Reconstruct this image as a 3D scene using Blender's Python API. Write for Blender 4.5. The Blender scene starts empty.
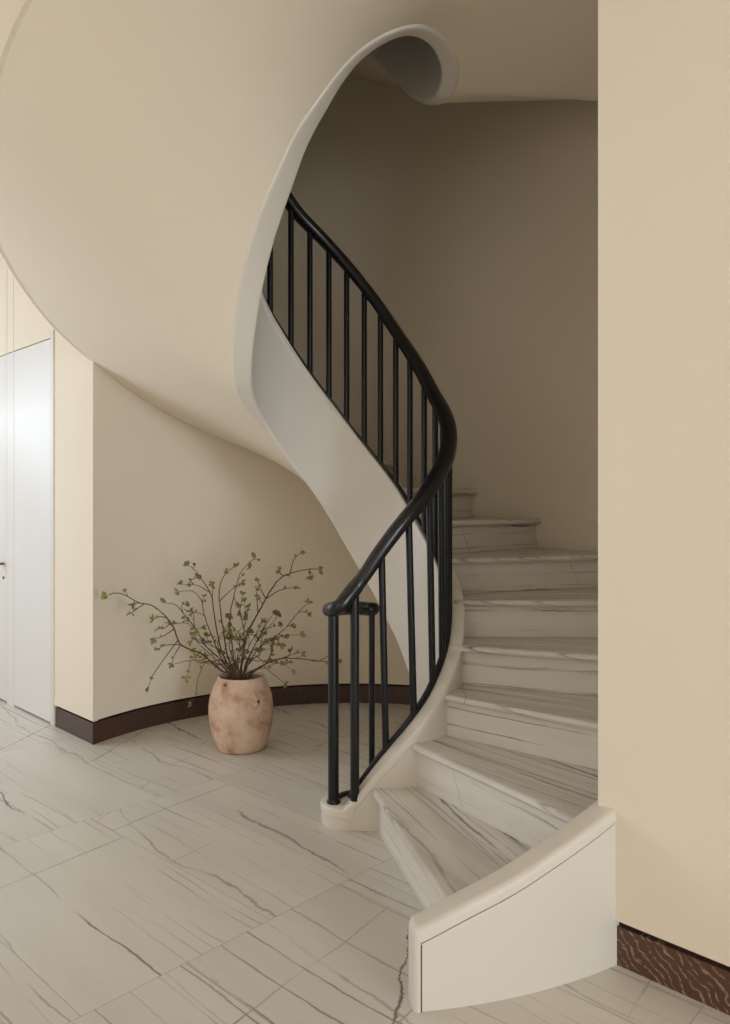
import bpy, bmesh, math, random
from mathutils import Vector
from math import sin, cos, pi, radians as rad

# ------------------------------------------------------------------ camera, world, lights, exposure
sc = bpy.context.scene
COL = sc.collection
cam_d = bpy.data.cameras.new('camera')
cam = bpy.data.objects.new('camera', cam_d); COL.objects.link(cam)
cam.location = (0, 0, 1.28); cam.rotation_euler = (pi/2, 0, 0)
FPX = 772.0
cam_d.sensor_fit = 'VERTICAL'; cam_d.sensor_height = 24.0
cam_d.lens = FPX/1024*24.0
cam_d.shift_y = -(512-503)/1024.0
cam_d.clip_start = 0.05
sc.camera = cam
sc.view_settings.view_transform = 'Standard'
sc.view_settings.look = 'None'
sc.view_settings.gamma = 1
sc.view_settings.use_curve_mapping = False
sc.view_settings.exposure = 0.0

w = bpy.data.worlds.new('sky'); sc.world = w; w.use_nodes = True
bg = w.node_tree.nodes['Background']
bg.inputs[0].default_value = (0.80, 0.90, 1.0, 1); bg.inputs[1].default_value = 0.6

N = Vector((1, 1, 0)).normalized()      # towards the stair wall
U = Vector((-1, 1, 0)).normalized()     # along the stair wall, to the left
def pq(p, q, z=0.0): return N*p + U*q + Vector((0, 0, z))

def area(name, pos, aim, sx, sy, power, col):
    d = bpy.data.lights.new(name, 'AREA'); d.shape = 'RECTANGLE'
    d.size = sx; d.size_y = sy; d.energy = power; d.color = col
    o = bpy.data.objects.new(name, d); COL.objects.link(o); o.location = pos
    o.rotation_euler = (Vector(aim)-Vector(pos)).to_track_quat('-Z', 'Z').to_euler()
    return o
PF = -3.6; QR = -12.0; QL = 6.2; ZC = 3.165
area('window_daylight_right', pq(-2.0, QR+.03, 1.6), pq(-2.0, 0, 1.4), 2.6, 2.4, 430, (.82, .96, 1.13))
area('window_daylight_left', pq(-.5, QL-.03, 1.65), pq(-.5, 0, 1.3), 3.3, 2.6, 76, (.87, .98, 1.14))
area('front_fill_light', pq(PF+.03, -8.0, 1.5), pq(0, -8.0, 1.5), 3.0, 2.4, 115, (.88, .95, 1.04))  # added fill at an unseen front opening, lifts the inner stringer
area('front_fill_light', pq(PF+.03, -4.0, 1.5), pq(0, -4.0, 1.5), 3.0, 2.2, 14, (1.0, .94, .82))  # added warm fill behind the camera, lifts the stair interior
area('front_fill_light', pq(PF+.03, 0.5, 1.5), pq(0, 0.5, 1.5), 3.0, 2.2, 30, (1.0, .88, .72))  # added warm fill, lifts the dim back of the stair

# ------------------------------------------------------------------ geometry of the stair
CX, CY = -.075, 3.43
def P(r, th, z=0.0):
    a = rad(th); return Vector((CX+r*cos(a), CY+r*sin(a), z))
def table(pts):
    xs = [p[0] for p in pts]; ys = [p[1] for p in pts]; n = len(xs)
    m = []
    for i in range(n):                       # monotone-ish hermite tangents
        if i == 0: m.append((ys[1]-ys[0])/(xs[1]-xs[0]))
        elif i == n-1: m.append((ys[-1]-ys[-2])/(xs[-1]-xs[-2]))
        else: m.append((ys[i+1]-ys[i-1])/(xs[i+1]-xs[i-1]))
    def f(x):
        if x <= xs[0]: return ys[0]
        if x >= xs[-1]: return ys[-1]+m[-1]*(x-xs[-1])
        i = 0
        while x > xs[i+1]: i += 1
        h = xs[i+1]-xs[i]; t = (x-xs[i])/h
        return ((2*t**3-3*t*t+1)*ys[i]+(t**3-2*t*t+t)*h*m[i]+(-2*t**3+3*t*t)*ys[i+1]+(t**3-t*t)*h*m[i+1])
    return f
RISE = .17
PHI = {1: -76.7, 2: -58.3, 3: -39.8, 4: -21.6, 5: -1.8, 6: 19.9, 7: 43.0, 8: 59.2, 9: 79, 10: 99, 11: 118.5}
for k in range(12, 22): PHI[k] = 118.5+16.4*(k-11)
for k in range(22, 31): PHI[k] = 386+19.6*(k-22)
z_top = table([(-100, .075), (-91, .085), (-84, .14), (-70, .27), (-55, .40), (-40, .525), (-20, .68), (0, .85), (25, 1.04), (43, 1.20), (57, 1.35),
               (80, 1.565), (102, 1.78), (135, 2.08), (160, 2.27), (180, 2.46), (240, 3.08), (270, 3.40), (286, 3.57), (300, 3.62), (370, 3.63), (385, 3.68), (405, 3.86), (560, 5.20)])
z_bot = table([(24, 0.0), (34, .18), (44, .37), (55, .56), (64, .685), (76, .845), (88, 1.0), (104, 1.215), (117, 1.36), (134, 1.50), (150, 1.62), (165, 1.71),
               (180, 1.80), (190, 1.89), (200, 2.02), (210, 2.17), (223, 2.355), (237, 2.535), (248, 2.69), (259, 2.81), (268, 2.91), (278, 3.0), (293, 3.09),
               (306, 3.14), (323, 3.165), (340, 3.165), (360, 3.150), (375, 3.14), (390, 3.17), (407, 3.25), (420, 3.37), (434, 3.50), (450, 3.64), (560, 4.60)])
z_out = table([(24, .77), (60, 1.10), (109, 1.563), (127, 1.718), (145, 1.909), (154.7, 2.035), (166.5, 2.177), (183, 2.40), (195, 2.50), (205, 2.57), (215, 2.67),
               (226, 2.79), (234, 2.87), (250, 2.99), (270, 3.09), (300, 3.16), (315, 3.165), (340, 3.165), (368, 3.165), (369.5, 3.168), (374, 3.26), (382, 3.38), (392, 3.50), (405, 3.63), (450, 4.02), (560, 4.98)])
r_out = table([(24, 1.51), (154.5, 1.51), (170, 1.51), (183, 1.505), (195, 1.46), (205, 1.43), (215, 1.425), (234, 1.42), (270, 1.43), (300, 1.45), (315, 1.51), (600, 1.51)])
z_rail = table([(-100, .895), (-92, .90), (-81, .98), (-71, 1.085), (-60, 1.19), (-48, 1.285), (-36, 1.375), (-20, 1.475), (0, 1.61), (14, 1.70), (28, 1.80),
                (43, 1.955), (58, 2.113), (74.5, 2.30), (93, 2.48), (109, 2.605), (126.6, 2.715), (146, 2.86), (160, 2.99), (180, 3.18), (240, 3.82), (270, 4.14), (290, 4.33), (318, 4.38), (372, 4.40)])

# ------------------------------------------------------------------ helpers
def link(name, bm, mat, parent=None, smooth=True, autos=None):
    me = bpy.data.meshes.new(name); bm.normal_update(); bm.to_mesh(me); bm.free()
    me.materials.append(mat)
    for p in me.polygons: p.use_smooth = smooth
    o = bpy.data.objects.new(name, me); COL.objects.link(o)
    if parent: o.parent = parent
    if autos is not None and smooth:
        me2 = bmesh.new(); me2.from_mesh(me)
        for e in me2.edges:
            if len(e.link_faces) == 2 and e.calc_face_angle(0) > rad(autos): e.smooth = False
        me2.to_mesh(me); me2.free()
    return o
def struct(o): o['kind'] = 'structure'; return o
def empty(name, loc, label, cat, group=None):
    o = bpy.data.objects.new(name, None); COL.objects.link(o); o.location = loc
    o['label'] = label; o['category'] = cat
    if group: o['group'] = group
    o.empty_display_size = .1
    return o
def attach(o, root):
    """parent keeping the mesh's own world coordinates"""
    o.parent = root
    o.location = -root.location
    return o
def sweep(bm, rings, close_ring=True, caps=True):
    vs = [[bm.verts.new(p) for p in r] for r in rings]
    n = len(rings[0])
    for a, b in zip(vs[:-1], vs[1:]):
        for i in range(n if close_ring else n-1):
            j = (i+1) % n
            bm.faces.new((a[i], a[j], b[j], b[i]))
    if caps and close_ring:
        bm.faces.new(list(reversed(vs[0]))); bm.faces.new(vs[-1])
    bmesh.ops.recalc_face_normals(bm, faces=bm.faces)
    return vs
def prism(bm, pts, z0, z1):
    a = [bm.verts.new((p[0], p[1], z0)) for p in pts]; b = [bm.verts.new((p[0], p[1], z1)) for p in pts]
    n = len(pts)
    bm.faces.new(list(reversed(a))); bm.faces.new(b)
    for i in range(n): bm.faces.new((a[i], a[(i+1) % n], b[(i+1) % n], b[i]))
    bmesh.ops.recalc_face_normals(bm, faces=bm.faces)
def slab(bm, a, b, th, z0, z1):
    """vertical slab whose front face runs a->b, thickness th to the right-hand side (away from the room)"""
    a = Vector((a[0], a[1], 0)); b = Vector((b[0], b[1], 0)); d = (b-a).normalized(); nn = Vector((d.y, -d.x, 0))*th
    prism(bm, [a, b, b+nn, a+nn], z0, z1)
def rod(bm, p0, p1, r0, r1=None, seg=16):
    r1 = r0 if r1 is None else r1
    p0 = Vector(p0); p1 = Vector(p1); d = (p1-p0).normalized()
    x = d.orthogonal().normalized(); y = d.cross(x)
    rings = [[p+(x*cos(2*pi*i/seg)+y*sin(2*pi*i/seg))*r for i in range(seg)] for p, r in ((p0, r0), (p1, r1))]
    sweep(bm, rings)
def lathe(bm, prof, c, seg=64):
    rings = [[Vector((c[0]+r*cos(2*pi*i/seg), c[1]+r*sin(2*pi*i/seg), z)) for i in range(seg)] for r, z in prof]
    sweep(bm, rings)
def cat(pts, n=8):
    """catmull-rom through points"""
    pts = [Vector(p) for p in pts]; out = []
    q = [2*pts[0]-pts[1]]+pts+[2*pts[-1]-pts[-2]]
    for i in range(1, len(q)-2):
        for s in range(n):
            t = s/n
            out.append(.5*((2*q[i])+(q[i+1]-q[i-1])*t+(2*q[i-1]-5*q[i]+4*q[i+1]-q[i+2])*t*t+(3*q[i]-q[i-1]-3*q[i+1]+q[i+2])*t**3))
    out.append(pts[-1]); return out

# ------------------------------------------------------------------ materials
def mat(name, col, rough=.5, metal=0, spec=.5, bump=0, bscale=40, var=0):
    m = bpy.data.materials.new(name); m.use_nodes = True; nt = m.node_tree; b = nt.nodes['Principled BSDF']
    b.inputs['Base Color'].default_value = (*col, 1); b.inputs['Roughness'].default_value = rough
    b.inputs['Metallic'].default_value = metal; b.inputs['Specular IOR Level'].default_value = spec
    tc = nt.nodes.new('ShaderNodeTexCoord'); nz = nt.nodes.new('ShaderNodeTexNoise'); nz.inputs['Scale'].default_value = bscale
    nz.inputs['Detail'].default_value = 4
    nt.links.new(tc.outputs['Object'], nz.inputs['Vector'])
    if bump:
        bp = nt.nodes.new('ShaderNodeBump'); bp.inputs['Strength'].default_value = bump; bp.inputs['Distance'].default_value = .002
        nt.links.new(nz.outputs['Fac'], bp.inputs['Height']); nt.links.new(bp.outputs[0], b.inputs['Normal'])
    if var:
        n2 = nt.nodes.new('ShaderNodeTexNoise'); n2.inputs['Scale'].default_value = 1.7; n2.inputs['Detail'].default_value = 3
        nt.links.new(tc.outputs['Object'], n2.inputs['Vector'])
        mx = nt.nodes.new('ShaderNodeMix'); mx.data_type = 'RGBA'
        mx.inputs[6].default_value = (*[c*(1-var) for c in col], 1); mx.inputs[7].default_value = (*[min(1, c*(1+var)) for c in col], 1)
        nt.links.new(n2.outputs['Fac'], mx.inputs[0]); nt.links.new(mx.outputs[2], b.inputs['Base Color'])
    return m
M_wall = mat('cream_plaster', (.82, .72, .575), .75, bump=.08, bscale=60, var=.015, spec=.25)
M_trim = mat('cream_satin_paint', (.73, .67, .59), .42, bump=.03, bscale=50, var=.01)
M_door = mat('gloss_white_paint', (.76, .735, .69), .34)
M_gap = mat('painted_gap_shade', (.02, .016, .012), .8)  # near-black colour stands for the shade in recesses and grooves
M_black = mat('black_steel', (.006, .0055, .0055), .38, metal=.0, spec=.35, bump=.05, bscale=120)
M_rail = mat('black_bronze_rail', (.008, .007, .007), .28, spec=.45)
M_brass = mat('aged_brass', (.25, .13, .05), .35, metal=1)

def nd(nt, t, **kw):
    n = nt.nodes.new(t)
    for k, v in kw.items(): setattr(n, k, v)
    return n
def mth(nt, op, a, b=None, c=None, clamp=False):
    n = nt.nodes.new('ShaderNodeMath'); n.operation = op; n.use_clamp = clamp
    for i, v in enumerate((a, b, c)):
        if v is None: continue
        if isinstance(v, (int, float)): n.inputs[i].default_value = v
        else: nt.links.new(v, n.inputs[i])
    return n.outputs[0]
def marble(name, tiled, base, base2, rough=.3, vein_amt=1.0, fx=.55, fy=6.0, layers=()):
    m = bpy.data.materials.new(name); m.use_nodes = True; nt = m.node_tree; L = nt.links.new
    b = nt.nodes['Principled BSDF']; b.inputs['Roughness'].default_value = rough
    b.inputs['Specular IOR Level'].default_value = .5
    uv = nd(nt, 'ShaderNodeUVMap'); sep = nd(nt, 'ShaderNodeSeparateXYZ'); L(uv.outputs[0], sep.inputs[0])
    u, v = sep.outputs[0], sep.outputs[1]; grout = None
    if tiled:                                    # staggered tiles, 1.12 x .61 m, each with its own piece of stone
        TW, TH = 1.12, .61
        row = mth(nt, 'FLOOR', mth(nt, 'DIVIDE', u, TW))
        us = mth(nt, 'ADD', v, mth(nt, 'MULTIPLY', row, TH*.5))
        colm = mth(nt, 'FLOOR', mth(nt, 'DIVIDE', us, TH))
        fu = mth(nt, 'FRACT', mth(nt, 'DIVIDE', us, TH)); fv = mth(nt, 'FRACT', mth(nt, 'DIVIDE', u, TW))
        du = mth(nt, 'MULTIPLY', mth(nt, 'MINIMUM', fu, mth(nt, 'SUBTRACT', 1, fu)), TH)
        dv = mth(nt, 'MULTIPLY', mth(nt, 'MINIMUM', fv, mth(nt, 'SUBTRACT', 1, fv)), TW)
        grout = mth(nt, 'LESS_THAN', mth(nt, 'MINIMUM', du, dv), .0012)
        seed = mth(nt, 'ADD', mth(nt, 'MULTIPLY', row, 7.31), mth(nt, 'MULTIPLY', colm, 3.77))
    cmb = nd(nt, 'ShaderNodeCombineXYZ')
    L(u, cmb.inputs[0]); L(v, cmb.inputs[1])
    if tiled: L(seed, cmb.inputs[2])
    def noise(scale, det, vec=None, loc=(0, 0, 0), sc_=(1, 1, 1), rough_=.5):
        mp = nd(nt, 'ShaderNodeMapping'); L(cmb.outputs[0] if vec is None else vec, mp.inputs['Vector'])
        mp.inputs['Location'].default_value = loc; mp.inputs['Scale'].default_value = sc_
        nz = nd(nt, 'ShaderNodeTexNoise'); nz.inputs['Scale'].default_value = scale; nz.inputs['Detail'].default_value = det; nz.inputs['Roughness'].default_value = rough_
        L(mp.outputs[0], nz.inputs['Vector']); return nz.outputs['Fac']
    def lines(axis, freq, width, big, small, present, off, tilt=0.0):
        """thin mineral lines running across `axis`, each at its own spacing, wandering a little, coming and going"""
        base_ = v if axis == 'v' else u; other = u if axis == 'v' else v
        x = mth(nt, 'MULTIPLY', base_, freq)
        x = mth(nt, 'ADD', x, mth(nt, 'MULTIPLY', other, tilt*freq))
        x = mth(nt, 'ADD', x, mth(nt, 'MULTIPLY', noise(1.3, 2, loc=(off, off*.7, 0)), big*freq))
        x = mth(nt, 'ADD', x, mth(nt, 'MULTIPLY', noise(16, 4, loc=(off*2, 1, 0), rough_=.7), small*freq))
        if tiled: x = mth(nt, 'ADD', x, mth(nt, 'MULTIPLY', seed, 1.37))
        idn = mth(nt, 'FLOOR', x)
        wn = nd(nt, 'ShaderNodeTexWhiteNoise'); wn.noise_dimensions = '1D'; L(mth(nt, 'ADD', idn, off*3.1), wn.inputs['W'])
        sp = nd(nt, 'ShaderNodeSeparateColor'); L(wn.outputs['Color'], sp.inputs[0])
        pos = mth(nt, 'ABSOLUTE', mth(nt, 'SUBTRACT', mth(nt, 'FRACT', x), mth(nt, 'ADD', .2, mth(nt, 'MULTIPLY', sp.outputs[0], .6))))
        thk = mth(nt, 'MULTIPLY', noise(7, 3, loc=(off*5, 2, 1)), width*2.6*freq)
        ln = mth(nt, 'SUBTRACT', 1, mth(nt, 'DIVIDE', pos, thk), clamp=True)
        pres = mth(nt, 'LESS_THAN', sp.outputs[1], present)
        fade = mth(nt, 'MULTIPLY', mth(nt, 'SUBTRACT', noise(2.6, 2, loc=(off*9, 3, 2)), .38), 6, clamp=True)
        return mth(nt, 'MULTIPLY', mth(nt, 'MULTIPLY', ln, pres), mth(nt, 'MULTIPLY', fade, mth(nt, 'ADD', .35, mth(nt, 'MULTIPLY', sp.outputs[2], .65))))
    s = None
    for a in layers:
        l_ = lines(*a[:-1]) if True else None
        l_ = mth(nt, 'MULTIPLY', l_, a[-1])
        s = l_ if s is None else mth(nt, 'MAXIMUM', s, l_)
    cloud = noise(1, 5, sc_=(fx, fy, 1), rough_=.6)
    mix = nd(nt, 'ShaderNodeMix', data_type='RGBA'); mix.inputs[6].default_value = (*base, 1); mix.inputs[7].default_value = (*base2, 1)
    L(mth(nt, 'MULTIPLY', mth(nt, 'SUBTRACT', cloud, .38), 2.6, clamp=True), mix.inputs[0])
    mv = nd(nt, 'ShaderNodeMix', data_type='RGBA'); L(mix.outputs[2], mv.inputs[6]); mv.inputs[7].default_value = (.13, .11, .095, 1)
    L(mth(nt, 'MULTIPLY', s, vein_amt, clamp=True), mv.inputs[0])
    out = mv.outputs[2]
    if grout is not None:
        mg = nd(nt, 'ShaderNodeMix', data_type='RGBA'); L(out, mg.inputs[6]); mg.inputs[7].default_value = (.33, .30, .26, 1)
        L(mth(nt, 'MULTIPLY', grout, .7), mg.inputs[0]); out = mg.outputs[2]
    L(out, b.inputs['Base Color'])
    rn = nd(nt, 'ShaderNodeMapRange'); L(cloud, rn.inputs[0]); rn.inputs[3].default_value = rough-.06; rn.inputs[4].default_value = rough+.08
    L(rn.outputs[0], b.inputs['Roughness'])
    return m
LF = [('v', 8.5, .0036, .10, .012, .85, 1.3, 0, .70), ('v', 15, .0022, .06, .010, .7, 4.1, .03, .50), ('v', 2.8, .0062, .30, .035, .70, 7.7, .10, .85),
      ('u', 2.6, .0032, .08, .012, .55, 2.9, .12, .6), ('u', 1.3, .0052, .35, .05, .6, 5.2, .6, .75)]
LS = [('v', 16, .0034, .05, .010, .85, 1.3, 0, .75), ('v', 28, .0024, .03, .006, .8, 4.1, .03, .55), ('v', 5, .0075, .12, .02, .85, 7.7, .06, 1.0), ('u', 1.3, .0030, .10, .015, .4, 2.9, .5, .5)]
LR_ = [('v', 14, .0030, .05, .010, .85, 1.3, 0, .7), ('v', 6, .0050, .10, .018, .75, 7.7, .02, .9), ('u', 2.0, .0030, .06, .012, .45, 2.9, .5, .6)]
M_floor = marble('floor_marble', True, (.72, .675, .61), (.62, .575, .515), .34, 1.45, .8, 4.0, LF)
M_step = marble('stair_marble', False, (.76, .71, .64), (.54, .48, .41), .30, 1.3, 1.2, 11.0, LS)
M_riser = marble('riser_marble', False, (.78, .73, .66), (.66, .61, .54), .32, 1.4, .8, 8.0, LR_)

def wood(name, dark, light, amt):
    m = bpy.data.materials.new(name); m.use_nodes = True; nt = m.node_tree; L = nt.links.new; b = nt.nodes['Principled BSDF']
    uv = nd(nt, 'ShaderNodeUVMap'); sep = nd(nt, 'ShaderNodeSeparateXYZ'); L(uv.outputs[0], sep.inputs[0])
    def noise(sx, sy, det, dist=0):
        mp = nd(nt, 'ShaderNodeMapping'); L(uv.outputs[0], mp.inputs['Vector']); mp.inputs['Scale'].default_value = (sx, sy, 1)
        nz = nd(nt, 'ShaderNodeTexNoise'); nz.inputs['Scale'].default_value = 1; nz.inputs['Detail'].default_value = det; nz.inputs['Distortion'].default_value = dist
        L(mp.outputs[0], nz.inputs['Vector']); return nz.outputs['Fac']
    x = mth(nt, 'ADD', mth(nt, 'MULTIPLY', sep.outputs[0], 32), mth(nt, 'MULTIPLY', sep.outputs[1], 30))
    x = mth(nt, 'ADD', x, mth(nt, 'MULTIPLY', noise(7, 9, 2), 5.0)); x = mth(nt, 'ADD', x, mth(nt, 'MULTIPLY', noise(60, 60, 4), .9))
    f = mth(nt, 'ABSOLUTE', mth(nt, 'SUBTRACT', mth(nt, 'FRACT', x), .5))
    g = mth(nt, 'MULTIPLY', mth(nt, 'SUBTRACT', .17, f), 9, clamp=True)
    g = mth(nt, 'MULTIPLY', g, mth(nt, 'MULTIPLY', mth(nt, 'SUBTRACT', noise(30, 90, 3), .36), 4, clamp=True))
    mx = nd(nt, 'ShaderNodeMix', data_type='RGBA'); mx.inputs[6].default_value = (*dark, 1); mx.inputs[7].default_value = (*light, 1)
    L(mth(nt, 'MULTIPLY', g, amt), mx.inputs[0]); L(mx.outputs[2], b.inputs['Base Color']); b.inputs['Roughness'].default_value = .42
    return m
M_wood = wood('limed_dark_oak', (.095, .040, .024), (.40, .26, .17), .85)
M_woodn = wood('dark_oak', (.062, .030, .020), (.16, .09, .06), .45)

def uv_plane(me_obj, fn):
    me = me_obj.data; l = me.uv_layers.new(name='UVMap')
    for lp in me.loops: l.data[lp.index].uv = fn(me.vertices[lp.vertex_index].co, lp)

# ------------------------------------------------------------------ room shell
CL = 2.63                                     # left wall plane  X+Y = CL
CR = 2.83                                     # right wall plane X+Y = CR
K = P(1.51, 154.5)                            # corner of niche and left wall
pL = (K.x+K.y)/math.sqrt(2); pR = CR/math.sqrt(2)
qK = K.dot(U)
E_ = Vector((2.83*.3018/1.3018, 2.83/1.3018, 0)); qE = E_.dot(U)
ZT = 6.3
BB = .125                                     # wall bottom above the baseboard recess

bm = bmesh.new()
prism(bm, [pq(PF-.2, QR-.2), pq(pR+3.6, QR-.2), pq(pR+3.6, QL+.2), pq(PF-.2, QL+.2)], -.1, 0)
fl = struct(link('floor', bm, M_floor, smooth=False))
ang = rad(-43)
def fuv(co, lp):
    return (co.x*cos(ang)+co.y*sin(ang)+21.99, -co.x*sin(ang)+co.y*cos(ang)+20.12)
uv_plane(fl, fuv)

# niche / stair shaft wall
def r_in(th):
    if th > 154.5: return r_out(th)
    if th < -42: t = min(1, (-42-th)/18.0); return 1.51-.055*t*t*(3-2*t)
    return 1.51
def shell(name, t0, t1, zb, zt, mt, th=.12, off=0.0, step=3):
    n = max(2, int((t1-t0)/step)); bm = bmesh.new(); rings = []
    def back(t):
        rv = P(1, t)-P(0, t)
        if t > 118 and t <= 154.5: k = (t-118)/36.5; rv = rv.lerp(U+N*.03, k)
        if t < -30: k = min(1, (-30-t)/25); rv = rv.lerp(-U+N*.03, k)
        return rv*th
    for i in range(n+1):
        t = t0+(t1-t0)*i/n; r = r_in(t)+off
        b0 = zb(t) if callable(zb) else zb
        rings.append([P(r, t, b0), P(r, t, zt), P(r, t, zt)+back(t), P(r, t, b0)+back(t)])
    sweep(bm, rings)
    return link(name, bm, mt, autos=30)
struct(shell('wall_back', -59.8, 154.5, BB, ZT, M_wall))
struct(shell('wall_stair_enclosure', 154.5, 300.2, lambda t: z_out(t), ZT, M_wall, .02))
struct(shell('trim_niche_recess', -30, 151.0, 0, BB, M_gap, .05, .030))
o = struct(shell('baseboard_niche', 30, 154.4, .0, .112, M_woodn, .02, .004))
uv_plane(o, lambda co, lp: (math.atan2(co.y-CY, co.x-CX)*1.51, co.z))

# left wall with two flush doors
def wpt(s, c=None): return pq(pL, qK+s)
S0, S1, S2, S3, S4 = .478, .525, 1.085, 1.20, 2.05
DH = 2.235
bm = bmesh.new()
prism(bm, [wpt(0), wpt(S0), wpt(S0)+N*.15, wpt(.32)+N*.15], BB, ZC+.05)
slab(bm, wpt(S0), wpt(S4), .15, DH, ZC+.05)
slab(bm, wpt(S4), wpt(QL-qK), .15, BB, ZC+.05)
struct(link('wall_left', bm, M_wall, smooth=False))
bm = bmesh.new(); off = -N*.007
slab(bm, wpt(S0)+off, wpt(S1)+off, .10, 0, 2.275)
bmesh.ops.bevel(bm, geom=bm.edges, offset=.004, segments=2, affect='EDGES')
struct(link('trim_door_casing', bm, M_trim, smooth=False))
def door(name, a, b):
    bm = bmesh.new(); slab(bm, wpt(a+.003), wpt(b-.003), .04, .012, DH-.006)
    bmesh.ops.bevel(bm, geom=bm.edges, offset=.002, segments=1, affect='EDGES')
    return struct(link(name, bm, M_door, smooth=False))
door('door_1', S1, S2)
d2 = door('door_2', S3, S4)
bm = bmesh.new(); slab(bm, wpt(S2), wpt(S3), .05, 0, DH-.006); struct(link('trim_door_post', bm, M_door, smooth=False))
bm = bmesh.new()
for a in (S2, S3-.004): slab(bm, wpt(a)-N*.002, wpt(a+.004)-N*.002, .004, DH, ZC)
struct(link('trim_panel_joint', bm, M_trim, smooth=False))
bm = bmesh.new(); slab(bm, wpt(S0)+N*.06, wpt(S4)+N*.06, .05, 0, DH+.01); struct(link('trim_door_recess', bm, M_gap, smooth=False))
bm = bmesh.new(); kb = wpt(S3+.05)
rod(bm, kb+Vector((0, 0, .89)), kb-N*.035+Vector((0, 0, .89)), .008)
rod(bm, kb-N*.03+Vector((0, 0, .89)), kb-N*.055+Vector((0, 0, .89)), .022, .018, 24)
rod(bm, kb-N*.000+Vector((0, 0, .80)), kb-N*.006+Vector((0, 0, .80)), .009)
o = link('door_knob', bm, M_brass, autos=30); o.parent = d2
for nm, q0, q1 in (('baseboard_left', 0.0, S0),):
    bm = bmesh.new(); prism(bm, [wpt(q0+.003)+N*.004, wpt(q1)+N*.004, wpt(q1)+N*.024, wpt(q0+.05)+N*.024], 0, .112)
    o = struct(link(nm, bm, M_woodn, smooth=False)); uv_plane(o, lambda co, lp: (co.dot(U), co.z))
bm = bmesh.new(); prism(bm, [wpt(.05)+N*.024, wpt(S0)+N*.024, wpt(S0)+N*.06, wpt(.13)+N*.06], 0, BB); slab(bm, wpt(S4)+N*.01, wpt(QL-qK)+N*.01, .04, 0, BB)
struct(link('trim_left_recess', bm, M_gap, smooth=False))

# right wall
def rpt(s): return pq(pR, qE-s)
LR = qE-QR
bm = bmesh.new(); 
E2 = P(1.455+.12, -58)
prism(bm, [rpt(0), rpt(LR), rpt(LR)+N*.2, rpt(.40)+N*.2, rpt(.12)+N*.05], BB, ZT)
struct(link('wall_right', bm, M_wall, smooth=False))
bm = bmesh.new(); prism(bm, [rpt(LR)+N*.008, rpt(0.005)+N*.006, rpt(0.03)+N*.03, rpt(LR)+N*.03], 0, .108)
o = struct(link('baseboard_right', bm, M_wood, smooth=False)); uv_plane(o, lambda co, lp: (-co.dot(U)+.3, co.z))
bm = bmesh.new(); prism(bm, [rpt(LR)+N*.022, rpt(.02)+N*.022, rpt(.05)+N*.06, rpt(LR)+N*.06], .1082, BB+.01)
struct(link('trim_right_recess', bm, M_gap, smooth=False))

# hall ceiling with the round stair cut out of it
bm = bmesh.new()
arc = [P(r_in(t)+.02, t, ZC) for t in [154.5+(300.2-154.5)*i/40 for i in range(41)]]
poly = arc+[pq(pR+.1, qE-.02, ZC), pq(pR+.1, QR-.1, ZC), pq(PF-.1, QR-.1, ZC), pq(PF-.1, QL+.1, ZC), pq(pL+.1, QL+.1, ZC), pq(pL+.1, qK, ZC)]
bm.faces.new([bm.verts.new(p) for p in poly])
bmesh.ops.recalc_face_normals(bm, faces=bm.faces)
struct(link('ceiling', bm, M_wall, smooth=False))
bm = bmesh.new(); lathe(bm, [(0.001, ZT), (1.75, ZT), (1.75, ZT+.1), (.001, ZT+.1)], (CX, CY), 48)
struct(link('ceiling_stair', bm, M_wall, smooth=False))

# hall walls behind the camera, with window openings
def wall_with_windows(name, A, B, wins, z0=.3, z1=3.0):
    """wins: list of (start, end, name) measured from A; the room lies to the left of A->B"""
    A = Vector(A); B = Vector(B); d = (B-A).normalized(); Ln = (B-A).length
    bm = bmesh.new(); x = 0
    for w0, w1, wn in wins:
        slab(bm, A+d*x, A+d*w0, .2, 0, ZC+.05)
        slab(bm, A+d*w0, A+d*w1, .2, 0, z0); slab(bm, A+d*w0, A+d*w1, .2, z1, ZC+.05); x = w1
    slab(bm, A+d*x, B, .2, 0, ZC+.05)
    struct(link(name, bm, M_wall, smooth=False))
    for w0, w1, wn in wins:
        a = A+Vector((d.y, -d.x, 0))*.08; f = .05
        bm = bmesh.new()
        slab(bm, a+d*w0, a+d*(w0+f), .05, z0, z1); slab(bm, a+d*(w1-f), a+d*w1, .05, z0, z1)
        slab(bm, a+d*(w0+f), a+d*(w1-f), .05, z0, z0+f); slab(bm, a+d*(w0+f), a+d*(w1-f), .05, z1-f, z1)
        struct(link(wn, bm, M_trim, smooth=False))
wall_with_windows('wall_hall_right', pq(PF, QR), pq(pR+.2, QR), [(.2, 3.0, 'window_1')])
wall_with_windows('wall_hall_front', pq(PF, QL), pq(PF, QR), [(QL-2.1, QL+1.1, 'window_2'), (QL+2.4, QL+5.6, 'window_3'), (QL+6.4, QL+9.6, 'window_4')])  # unseen openings added in line with the front fill lamps
wall_with_windows('wall_hall_left', pq(pL+.1, QL), pq(PF, QL), [(.7, 4.1, 'window_5')])

# ------------------------------------------------------------------ staircase
stair = empty('staircase', P(0, 0), 'curving spiral staircase with veined marble steps and cream plaster stringers', 'staircase')
def part(name, bm, m, smooth=True, autos=30, uv=None):
    o = link(name, bm, m, smooth=smooth, autos=autos)
    if uv: uv_plane(o, uv)
    return attach(o, stair)

RSI, RSO = .43, .51
def r_shift(th):                               # the stringer curls inward at its foot
    if th >= -40: return 0.0
    t = min(1, (-40-th)/50.0); return -.092*t*t*(3-2*t)
def curl_in(th):                               # the well narrows a little round the landing
    t = max(0, min(1, (th-295)/45, (430-th)/45)); return .020*t*t*(3-2*t)
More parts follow.
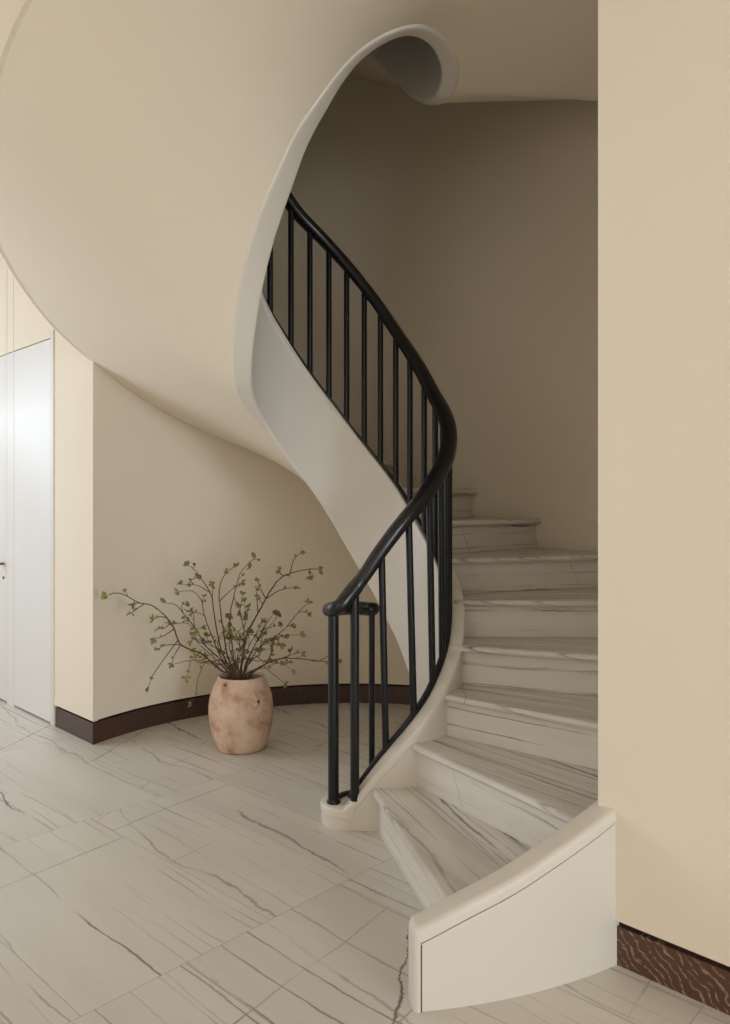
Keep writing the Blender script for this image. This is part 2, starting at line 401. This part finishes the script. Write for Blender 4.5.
# treads and risers
for k in sorted(PHI):
    z = RISE*k
    a0 = PHI[k]; a1 = PHI.get(k+1, PHI[k]+19.6)
    if k == 21: a1 = PHI[22]
    ro = 1.47 if k <= 2 else 1.53
    if 12 <= k <= 21: ro = min(r_out(a0), r_out(a1))+.02
    if 12 <= k <= 21:                           # keep clear of the soffit that climbs beneath
        while ro > .6:
            rr_ = (ro-.505)/(r_out(a1)-.505)
            if max(z_bot(q)+(z_out(q)-z_bot(q))*rr_ for q in (a0, a1)) < z-.07: break
            ro -= .02
    ri = .440 if k == 1 else (.488 if k == 2 else .47)
    T = .030; nose = .026 if k <= 3 else .038
    # tread cross-section across the nosing, swept along the radial front edge and out to the back edge
    sect = []                                   # (distance behind nosing line, z)
    rr = T/2
    for i in range(7):
        a = pi/2+pi*i/6; sect.append((rr+rr*cos(a)*1.0, z-rr+rr*sin(a)))
    rings = []
    nr = 26
    e0 = rad(a0); dirv = Vector((cos(e0), sin(e0), 0)); nrm = Vector((-sin(e0), cos(e0), 0))
    e1 = rad(a1); dir1 = Vector((cos(e1), sin(e1), 0)); nrm1 = Vector((-sin(e1), cos(e1), 0))
    bm = bmesh.new()
    C0 = Vector((CX, CY, 0))
    wide = (a1-a0) > 40
    if wide:
        n = 16; pts = [P(ri, a0+(a1-a0)*i/n) for i in range(n+1)]+[P(ro, a1-(a1-a0)*i/n) for i in range(n+1)]
        prism(bm, pts, z-T, z)
    else:
        for i in range(nr+1):
            r = ri+(ro-ri)*i/nr
            f = C0+dirv*r
            b = C0+dir1*r+nrm1*.035
            ring = [Vector((b.x, b.y, z))]
            ring += [Vector((f.x, f.y, 0))+nrm*s+Vector((0, 0, zz)) for s, zz in sect]
            ring += [Vector((b.x, b.y, z-T))]
            rings.append(ring)
        sweep(bm, rings)
    am = rad((a0*.6+a1*.4)); dm = Vector((cos(am), sin(am), 0)); nm_ = Vector((-sin(am), cos(am), 0))
    def tuv(co, lp, dm=dm, nm_=nm_, k=k):
        q = Vector((co.x-CX, co.y-CY, 0)); return (q.dot(dm)+k*3.3, q.dot(nm_)+k*5.7-(co.z-RISE*k)*.8)
    part('tread', bm, M_step, uv=tuv)
    # riser below this nosing
    bm = bmesh.new()
    f0 = C0+dirv*(ri+.0)+nrm*nose; f1 = C0+dirv*ro+nrm*nose
    prism(bm, [f0, f1, f1+nrm*.02, f0+nrm*.02], z-RISE+.0005, z-T)
    def ruv(co, lp, dirv=dirv, k=k):
        q = Vector((co.x-CX, co.y-CY, 0)); return (q.dot(dirv)+k*4.1, co.z*1.0+k*2.3)
    part('riser', bm, M_riser, smooth=False, uv=ruv)

# inner stringer: swept section with a small capping bead
def stringer_section(th):
    zt = z_top(th); zb = 0.0 if th < 24 else z_bot(th)
    s = r_shift(th)-curl_in(th); ri, ro = RSI+s, RSO+s
    if 165 < th < 300: ri -= .016*(1-cos(2*pi*(th-165)/135))
    if zt-zb < .06: zb = zt-.06
    pts = []; c = .014; bead = .005; bh = min(.042, (zt-zb)*.4)
    def corner(cr, cz, a0, rad_=c, n=4):
        for i in range(n+1):
            a = rad(a0+90*i/n); pts.append((cr+rad_*cos(a), cz+rad_*sin(a)))
    corner(ro+bead-c, zt-c, 0)                # top outer
    pts[:] = list(reversed(pts))              # going from the top round to the outer side
    pts.append((ro+bead, zt-bh)); pts.append((ro, zt-bh-.006))
    cb = .016 if zb > .02 else .002
    zo = zb+.05*max(0, min(1, (178-th)/38.0))*(1 if zb > .02 else 0)
    for i in range(5):
        a = rad(0-90*i/4); pts.append((ro-cb+cb*cos(a), zo+cb+cb*sin(a)))
    for i in range(5):
        a = rad(-90-90*i/4); pts.append((ri+cb+cb*cos(a), zb+cb+cb*sin(a)))
    pts.append((ri, zt-bh-.006)); pts.append((ri-bead, zt-bh))
    for i in range(5):
        a = rad(180-90*i/4); pts.append((ri-bead+c+c*cos(a), zt-c+c*sin(a)))
    return [P(r, th, z) for r, z in pts]
bm = bmesh.new()
ths = [-92+i*2.5 for i in range(int((560+92)/2.5)+1)]
sweep(bm, [stringer_section(t) for t in ths])
# rounded drum the stringer ends in
DC = (-.068, 3.118)
prof = [(.001, 0), (.107, 0), (.108, .005), (.108, .046), (.112, .050), (.112, .070), (.110, .078), (.104, .083), (.001, .083)]
lathe(bm, prof, DC, 48)
part('inner_stringer', bm, M_trim, autos=40)

# soffit under the flights
bm = bmesh.new(); rings = []
ts = [24+i*3 for i in range(int((560-24)/3)+1)]
for t in ts:
    a, b = z_bot(t)+.05*max(0, min(1, (178-t)/38.0)), z_out(t); ro = r_out(t)+.012 if not (154.5 < t < 300) else r_out(t)+.004
    ring = []
    for i in range(25):
        s = i/24; r0_ = .505-curl_in(t); r = r0_+(ro-r0_)*s
        e = s
        ring.append(P(r, t, a+.012+(b-a-.012)*e))
    rings.append(ring)
sweep(bm, rings, close_ring=False, caps=False)
part('soffit', bm, M_wall, autos=None)
bm = bmesh.new()                               # blank wall closing the space under the first steps
q0, q1 = P(.50, 24), P(1.52, 24); nn = Vector((sin(rad(24)), -cos(rad(24)), 0))*.03
prism(bm, [q0, q1, q1+nn, q0+nn], 0, .76); part('under_stair_panel', bm, M_wall, smooth=False)

# outer parapet stringer
PI_, PO = 1.432, 1.501
z_par = table([(-83.2, .199), (-81.6, .213), (-77, .262), (-72.3, .305), (-66.5, .365), (-59, .437)])
def par_section(t, groove=1, shr=0.0):
    zt = z_par(t)-shr; c = .017; e = .006; ro_, ri_ = PO+e-shr, PI_-e+shr
    pts = []
    for i in range(6):
        a = rad(90-90*i/5); pts.append((ro_-c+c*cos(a), zt-c+c*sin(a)))
    if groove: pts += [(ro_, zt-.036), (PO-.004, zt-.037), (PO-.004, zt-.041), (PO+.003, zt-.042), (PO+.003, 0)]
    else: pts += [(ro_, zt-.036), (ro_, zt-.037), (ro_, zt-.041), (ro_, zt-.042), (ro_, 0)]
    pts += [(ri_+(e if groove else 0), 0), (ri_+(e if groove else 0), zt-.045), (ri_, zt-.04)]
    for i in range(6):
        a = rad(180-90*i/5); pts.append((ri_+c+c*cos(a), zt-c+c*sin(a)))
    return [P(r, t, z) for r, z in pts]
bm = bmesh.new()
rings = [par_section(-82.5, 0, .012), par_section(-82.42, 0, .0075), par_section(-82.27, 0, .003), par_section(-82.1, 0, .0006), par_section(-82.0, 0), par_section(-81.80, 0)]
rings += [[p for p in par_section(-81.80, 0, .0)]]
for r_ in (par_section(-81.78, 1), ):
    g = r_; rings.append([P(0, 0)+(p-P(0, 0)) for p in g])
rings += [par_section(-81.6+i*(22.9/22)) for i in range(23)]
del rings[6]
# vertical groove where panel meets the end post
sweep(bm, rings)
part('outer_stringer', bm, M_trim, autos=35)
bm = bmesh.new()                                # near-black strip painting the groove's shade beside the end post
a, b = P(PO+.0032, -81.78), P(PO+.0032, -81.66); n_ = (P(1, -81.7)-P(0, 0))*.0006
prism(bm, [a, b, b+n_, a+n_], 0, z_par(-81.7)-.043); part('panel_groove_shade', bm, M_gap, smooth=False)

# skirting on the outer wall
bm = bmesh.new(); rings = []
z_sk = lambda t: RISE*(1+(t-PHI[1])/19.55)+.085
for i in range(80):
    t = -56+i*2.6
    if t > 132: break
    zt = z_sk(t); r = r_in(t)
    rings.append([P(r+.01, t, zt-.24), P(r-.012, t, zt-.24), P(r-.012, t, zt-.006), P(r-.006, t, zt), P(r+.01, t, zt)])
sweep(bm, rings); part('wall_skirting', bm, M_wall, autos=35)

# ------------------------------------------------------------------ railing
rail = empty('stair_railing', P(.45, -90, .11), 'black metal railing with round balusters along the inner curve of the stairs', 'railing')
def rpart(name, bm, m, autos=40): return attach(link(name, bm, m, autos=autos), rail)
RR = .446
def rail_pt(t, r=RR): return P(r+r_shift(t)*.6, t, z_rail(t))
path = [Vector((.046, 3.165, .842)), Vector((.01, 3.195, .843)), Vector((-.05, 3.205, .845)), Vector((-.105, 3.165, .848)), Vector((-.133, 3.10, .852)), Vector((-.125, 3.045, .862)), Vector((-.095, 3.010, .882))]
path = cat(path+[rail_pt(-83)], 6)[:-1]
path += [rail_pt(-83+i*2.5) for i in range(int((320+83)/2.5)+1)]
def along(bm, pts, sect, endcap=0):
    rings = []; n = len(pts)
    for i, p in enumerate(pts):
        t = (pts[min(n-1, i+1)]-pts[max(0, i-1)]).normalized()
        side = t.cross(Vector((0, 0, 1))).normalized(); up = side.cross(t).normalized()
        k = 1.0
        if endcap and i < endcap: k = math.sqrt(max(.05, 1-((endcap-i)/(endcap+.3))**2))
        rings.append([p+side*(a*k)+up*(b*k) for a, b in sect])
    sweep(bm, rings)
def oval(wd, ht, n=20, pw=2.6):
    out = []
    for i in range(n):
        a = 2*pi*i/n; c, s = cos(a), sin(a)
        out.append((math.copysign(abs(c)**(2/pw), c)*wd/2, math.copysign(abs(s)**(2/pw), s)*ht/2))
    return out
bm = bmesh.new(); along(bm, path, oval(.072, .056), 3); rpart('handrail', bm, M_rail, 60)
# base rail on the stringer
bp = [Vector((.02, 3.165, .088)), Vector((-.03, 3.185, .088)), Vector((-.085, 3.165, .088)), Vector((-.12, 3.11, .088)), Vector((-.12, 3.06, .088))]
bm = bmesh.new(); along(bm, cat(bp, 6), oval(.024, .014, 12, 5)); 
bp2 = [P(.446+r_shift(t), t, z_top(t)+.006) for t in [-88+i*2.5 for i in range(int((320+88)/2.5)+1)]]
along(bm, bp2, oval(.028, .016, 12, 6)); rpart('base_rail', bm, M_black)
# balusters
lows = [-66.5, -51.5, -38, -27, -17, -7, 3, 14, 25, 36.5, 48.7, 59.4, 70.1, 80.8, 92.2, 103.7, 116.4, 130, 147.5, 163]
lows += [177+12*i for i in range(12)]
for t in lows:
    tt = t-3.5*max(0, min(1, (-10-t)/30))
    bm = bmesh.new()
    rod(bm, P(.446+r_shift(t), t, z_top(t)+.003), rail_pt(tt)+Vector((0, 0, -.01)), .0142, seg=12)
    rpart('baluster', bm, M_black)
def newel(x, y, z0, z1, r, foot=True):
    bm = bmesh.new(); prof = [(.001, z0), (r*1.25, z0), (r*1.25, z0+.008), (r*1.02, z0+.014), (r, z0+.02), (r, z1), (.001, z1)] if foot else [(.001, z0), (r, z0), (r, z1), (.001, z1)]
    lathe(bm, prof, (x, y), 24); return rpart('newel_post', bm, M_black)
newel(-.126, 3.085, .083, .865, .0215)
o = newel(-.040, 3.02, .118, .93, .0175, False)
newel(.028, 3.165, .083, .845, .0125, False)

# ------------------------------------------------------------------ terracotta pot
PX, PY = -.648, 4.04
def pot_material():
    m = bpy.data.materials.new('weathered_terracotta'); m.use_nodes = True; nt = m.node_tree; L = nt.links.new; b = nt.nodes['Principled BSDF']
    tc = nd(nt, 'ShaderNodeTexCoord')
    n1 = nd(nt, 'ShaderNodeTexNoise'); n1.inputs['Scale'].default_value = 9; n1.inputs['Detail'].default_value = 6; n1.inputs['Roughness'].default_value = .6
    n2 = nd(nt, 'ShaderNodeTexNoise'); n2.inputs['Scale'].default_value = 70; n2.inputs['Detail'].default_value = 4
    L(tc.outputs['Object'], n1.inputs['Vector']); L(tc.outputs['Object'], n2.inputs['Vector'])
    cr = nd(nt, 'ShaderNodeValToRGB'); e = cr.color_ramp.elements
    e[0].position = .30; e[0].color = (.36, .18, .10, 1); e[1].position = .50; e[1].color = (.64, .44, .31, 1)
    e2 = e.new(.68); e2.color = (.72, .55, .42, 1)
    L(n1.outputs['Fac'], cr.inputs[0]); L(cr.outputs[0], b.inputs['Base Color']); b.inputs['Roughness'].default_value = .85
    b.inputs['Specular IOR Level'].default_value = .2
    bp = nd(nt, 'ShaderNodeBump'); bp.inputs['Strength'].default_value = .5; bp.inputs['Distance'].default_value = .004
    sm = mth(nt, 'ADD', mth(nt, 'MULTIPLY', n2.outputs['Fac'], .4), n1.outputs['Fac'])
    L(sm, bp.inputs['Height']); L(bp.outputs[0], b.inputs['Normal'])
    return m
M_pot = pot_material()
pot = empty('terracotta_pot', (PX, PY, 0), 'weathered pale terracotta pot on the marble floor in the niche', 'pot')
prof = [(.001, 0), (.118, 0), (.128, .008), (.136, .03), (.150, .08), (.160, .13), (.1655, .18), (.1655, .225), (.160, .27), (.148, .31), (.134, .342), (.124, .362),
        (.121, .374), (.117, .379), (.111, .376), (.109, .366), (.116, .345), (.125, .32), (.12, .25), (.001, .25)]
def dens(prof):
    out = []
    for a, b in zip(prof[:-1], prof[1:]):
        for i in range(3): out.append((a[0]+(b[0]-a[0])*i/3, a[1]+(b[1]-a[1])*i/3))
    out.append(prof[-1]); return out
bm = bmesh.new(); lathe(bm, dens(prof), (0, 0), 72)
random.seed(4)
for v in bm.verts:                               # hand-thrown unevenness and pressed-in lugs
    a = math.atan2(v.co.y, v.co.x); r = math.hypot(v.co.x, v.co.y)
    if r < .1: continue
    k = 1+.012*sin(2*a+.5+v.co.z*6)+.006*sin(5*a+v.co.z*17)
    for la, lz in ((-50, .285), (-118, .30)):
        da = (math.degrees(a)-la+180) % 360-180
        k += .05*math.exp(-(da/9)**2-((v.co.z-lz)/.035)**2)-.075*math.exp(-((da+(0))/4.0)**2-((v.co.z-lz+.02)/.028)**2)*(1 if la == -50 else .0)
    v.co.x *= k; v.co.y *= k
o = link('pot_body', bm, M_pot, autos=60); o.parent = pot
bm = bmesh.new()                                  # lug handle: short bowed strap with a dark bead painting its shaded eye
hp = []
for i in range(9):
    s = i/8; zz = .315-.075*s; rr_ = .150+.020*sin(pi*s)+.012*s*0+ (.012 if zz < .29 else .004)
    a = rad(-56); hp.append(Vector((rr_*cos(a), rr_*sin(a), zz)))
along(bm, hp, oval(.026, .012, 12, 2.5)); o = link('lug_handle', bm, M_pot, autos=60); o.parent = pot
bm = bmesh.new(); bmesh.ops.create_uvsphere(bm, u_segments=16, v_segments=10, radius=1)
for v in bm.verts: v.co = Vector((v.co.x*.007, v.co.y*.007, v.co.z*.019))+Vector((.156*cos(rad(-47)), .156*sin(rad(-47)), .268))
M_hole_shade = mat('painted_hollow_shade', (.10, .045, .025), .95)  # dark brown colour stands for shade inside the lug hole
o = link('lug_eye_shade', bm, M_hole_shade); o.parent = pot
bm = bmesh.new(); lathe(bm, [(.001, .318), (.122, .318), (.122, .325), (.001, .33)], (0, 0), 32)
M_soil = mat('dark_soil', (.05, .03, .018), .95, bump=.6, bscale=90)
o = link('soil', bm, M_soil, autos=60); o.parent = pot

# ------------------------------------------------------------------ branches
def bark():
    m = mat('brown_twig_bark', (.085, .050, .028), .75, bump=.4, bscale=200, var=.3); return m
M_bark = bark()
M_leaf = mat('young_olive_leaf', (.25, .235, .065), .55, bscale=30, var=.35)
M_leafb = mat('bronze_bud_leaf', (.17, .13, .05), .6, bscale=30, var=.35)
def w3(cx, cy, dy):
    """branch layout coordinate -> point in the niche, dy metres in front of (-) or behind (+) the pot"""
    x = 80+cx/2.808; y = 520+cy/2.808; Y = PY+dy
    return Vector(((x-365)*Y/772, Y, 1.28-(y-503)*Y/772))
rnd = random.Random(11)
def tube(bm, pts, r0, r1, seg=6):
    n = len(pts); rings = []
    for i, p in enumerate(pts):
        t = (pts[min(n-1, i+1)]-pts[max(0, i-1)]).normalized(); x = t.orthogonal().normalized(); y = t.cross(x); r = r0+(r1-r0)*i/(n-1)
        rings.append([p+(x*cos(2*pi*j/seg)+y*sin(2*pi*j/seg))*r for j in range(seg)])
    sweep(bm, rings)
def leaflet(bm, p, d, ln, wd):
    d = d.normalized(); s = d.cross(Vector((rnd.uniform(-1, 1), rnd.uniform(-1, 1), rnd.uniform(-.2, 1)))).normalized(); up = s.cross(d)
    pts = [(0, 0, 0), (.35, .5, .12), (.7, .38, .10), (1, 0, -.08), (.7, -.38, .10), (.35, -.5, .12), (.45, 0, -.02), (.75, 0, -.03)]
    vs = [bm.verts.new(p+d*(a*ln)+s*(b*wd)+up*(c*ln)) for a, b, c in pts]
    for f in ((0, 6, 1), (1, 6, 7, 2), (2, 7, 3), (0, 5, 6), (5, 4, 7, 6), (4, 3, 7)): bm.faces.new([vs[i] for i in f])
def bud(bm, p, d, size=1.0):
    n = rnd.choice((3, 4, 5))
    for i in range(n):
        dd = (d.normalized()*.9+Vector((rnd.uniform(-1, 1), rnd.uniform(-1, 1), rnd.uniform(-.8, .9)))).normalized()
        leaflet(bm, p, dd, rnd.uniform(.018, .030)*size, rnd.uniform(.014, .021)*size)
    c = rnd.uniform(.0035, .005)*size
    bmesh.ops.create_icosphere(bm, subdivisions=1, radius=c, matrix=__import__('mathutils').Matrix.Translation(p))
def branch(label, main, sides=(), depth=0.0, thick=.0042, group=None, sidebuds=2, name='branch', green=True):
    """main: list of layout points; sides: lists starting on the main stem; depth: how far the tip leans away"""
    root = empty(name, main_base(main, depth), label, 'branch', group)
    bw = bmesh.new(); bl = bmesh.new()
    L0 = [w3(x, y, 0) for x, y in main]; n = len(main)
    def dep(i): return depth*(i/(n-1))**1.2
    p0 = w3(main[0][0], main[0][1], 0); 
    pts = [w3(x, y, dep(i)) for i, (x, y) in enumerate(main)]
    base = Vector((PX+(pts[0].x-PX)*.5, PY+rnd.uniform(-.05, .05), .325))
    pts = [base]+pts
    sm = cat(pts, 7)
    sm = [p+Vector((rnd.uniform(-1, 1), rnd.uniform(-1, 1), rnd.uniform(-1, 1)))*.0012 for p in sm]
    thick *= 1.2; tube(bw, sm, thick, thick*.32)
    bud(bl, sm[-1], sm[-1]-sm[-3], 1.25)
    for sd in sides:
        d0 = [min(range(n), key=lambda i: (main[i][0]-sd[0][0])**2+(main[i][1]-sd[0][1])**2)][0]
        dd = dep(d0); m_ = len(sd)
        sp = [w3(x, y, dd+(rnd.uniform(-.04, .04) if j else 0)*j) for j, (x, y) in enumerate(sd)]
        near = min(sm, key=lambda p: (p-sp[0]).length); sp[0] = near
        ss = cat(sp, 6) if len(sp) > 2 else [sp[0].lerp(sp[1], i/5)+Vector((0, 0, .006*sin(pi*i/5))) for i in range(6)]
        tube(bw, ss, thick*.5, thick*.25, 5); bud(bl, ss[-1], ss[-1]-ss[-3], 1.15)
        if len(ss) > 10: bud(bl, ss[len(ss)*2//3], Vector((0, 0, 1)), .7)
    for j in range(sidebuds):                     # short spurs with buds
        i = rnd.randint(len(sm)//3, len(sm)-4); p = sm[i]
        d = (sm[i+1]-p).normalized(); d = (d*.6+Vector((rnd.uniform(-1, 1), rnd.uniform(-.8, .8), rnd.uniform(-.6, 1)))).normalized()
        q = p+d*rnd.uniform(.015, .05); tube(bw, [p, p.lerp(q, .5)+Vector((0, 0, .003)), q], thick*.35, thick*.22, 5); bud(bl, q, d, .8)
    a = link('stem', bw, M_bark, autos=60); attach(a, root)
    b = link('leaves', bl, M_leaf if green else M_leafb, smooth=False); attach(b, root)
    return root
def main_base(main, depth):
    p = w3(main[0][0], main[0][1], 0); return Vector((PX+(p.x-PX)*.5, PY, .325))
branch('longest budding branch, arching far left from the terracotta pot', [(428, 432), (400, 425), (370, 400), (340, 375), (283, 350), (262, 300), (235, 265), (200, 240), (165, 232), (130, 213), (100, 205), (72, 214)],
       [[(165, 232), (155, 236), (145, 241)], [(180, 234), (160, 250), (145, 262)], [(283, 350), (240, 352), (218, 363)], [(218, 358), (208, 430), (192, 470)], [(262, 305), (235, 325), (208, 335)], [(240, 275), (222, 272), (203, 281)],
        [(275, 352), (265, 380), (258, 405)], [(250, 290), (235, 305), (222, 303)]], -.10, .0050)
branch('branch leaning up and left from the pot to a cluster of yellow buds', [(425, 432), (392, 390), (350, 350), (325, 305), (290, 262), (268, 238), (238, 232)], [[(325, 305), (300, 290), (270, 290)], [(290, 262), (285, 240), (300, 235)], [(350, 350), (320, 335), (312, 342)]], .05, .0042)
branch('tall branch rising left of centre, topmost on the left side of the pot', [(432, 432), (404, 385), (388, 330), (376, 262), (370, 215), (350, 178), (325, 143), (303, 126)],
       [[(350, 178), (340, 165), (330, 158)], [(366, 205), (330, 184), (285, 180)], [(372, 225), (372, 200), (375, 180)], [(340, 160), (318, 165), (305, 180)]], .04, .0044)
branch('upright branch over the pot curling right at its top bud', [(436, 432), (415, 385), (405, 330), (398, 280), (391, 220), (394, 180), (410, 150), (433, 131)], [[(393, 225), (425, 196), (453, 178)]], -.03, .0044)
branch('branch ending in the large bright green leaf tuft high over the pot', [(438, 432), (428, 360), (420, 280), (432, 215), (440, 182), (450, 150), (470, 125), (490, 106)], [[(470, 125), (474, 130), (478, 133)], [(432, 215), (440, 235), (445, 240)]], .06, .0036)
branch('thick branch sweeping up and right from the pot, highest on the right', [(452, 432), (456, 390), (470, 320), (500, 262), (530, 206), (560, 166), (590, 150), (640, 138), (672, 138)],
       [[(590, 150), (600, 112), (620, 92)], [(645, 139), (646, 148), (647, 157)], [(575, 158), (562, 150), (558, 142)], [(520, 225), (508, 195), (500, 172)], [(520, 222), (560, 198), (605, 188)], [(500, 262), (497, 225), (495, 195)]], -.06, .0052)
branch('long thin branch reaching low and right behind the railing post', [(475, 434), (510, 410), (560, 390), (600, 389), (640, 392), (690, 398), (722, 396)], [[(640, 392), (670, 396), (700, 380), (716, 372)], [(690, 398), (705, 420), (712, 440)], [(560, 390), (600, 376), (625, 372)], [(535, 398), (560, 402), (582, 400)]], .10, .0040)
branch('branch climbing right of the pot to a bud near the wall shadow', [(470, 432), (520, 405), (538, 370), (545, 335), (580, 300), (612, 260), (640, 233)], [[(612, 260), (628, 258), (641, 264)], [(580, 300), (592, 296), (600, 298)], [(560, 318), (568, 328), (575, 330)]], .03, .0040)
branch('branch curving right at middle height to a single end bud', [(462, 432), (478, 395), (510, 352), (560, 327), (620, 322)], [[(560, 327), (555, 345), (565, 350)], [(510, 352), (540, 345), (553, 352)]], -.08, .0038)
branch('drooping twig hanging from the right side of the pot mouth', [(480, 434), (515, 415), (545, 435), (575, 460)], [[(515, 415), (560, 402), (597, 422)]], -.09, .0028, sidebuds=1)
branch('low branch stretching left just above the pot rim', [(420, 434), (392, 405), (350, 397), (310, 394), (260, 406)], [[(310, 394), (305, 420), (298, 442)], [(350, 397), (330, 450), (325, 490), (311, 520)]], -.12, .0034)
branch('branch looping left with a hooked tip at middle height', [(426, 432), (396, 385), (372, 330), (350, 270), (340, 225), (315, 200), (275, 201)], [[(350, 270), (335, 262), (300, 255)]], .08, .0038)
branch('upright branch crowded with buds above the middle of the pot', [(448, 432), (458, 370), (460, 310), (450, 262), (456, 210)], [[(460, 310), (465, 280), (462, 228)], [(455, 280), (470, 260), (472, 245)], [(455, 270), (446, 250), (443, 240)], [(458, 340), (440, 310), (415, 322)]], -.02, .0038, sidebuds=5)
branch('slanting branch right of centre with a bronze tip bud', [(458, 432), (480, 375), (512, 310), (530, 280), (545, 262)], [[(512, 310), (540, 300), (560, 296)], [(495, 340), (520, 345), (535, 340)]], .09, .0036, green=False)
branch('small leafy twig hanging over the front of the pot rim', [(428, 434), (420, 444), (412, 466)], [], -.11, .0018, sidebuds=0)
mid = 'thin inner twig tangled above the pot mouth'
for i in range(15):
    a = rnd.uniform(-1, 1); x0 = 440+a*22; tx = 440+a*rnd.uniform(80, 185)+rnd.uniform(-20, 20); ty = rnd.uniform(235, 395)
    bx = rnd.uniform(-42, 42)
    branch(mid, [(x0, 432), (x0+a*18+bx*.5, 395), ((x0+tx)/2+bx, (420+ty)/2), (tx-a*10, ty+14), (tx, ty)], [[((x0+tx)/2+bx, (420+ty)/2), ((x0+tx)/2+bx+rnd.uniform(-30, 30), (420+ty)/2-25), ((x0+tx)/2+bx+rnd.uniform(-45, 45), (420+ty)/2-35)]],
           rnd.uniform(-.12, .12), .0030, group='inner twigs in the terracotta pot', sidebuds=2, green=rnd.random() < .6)
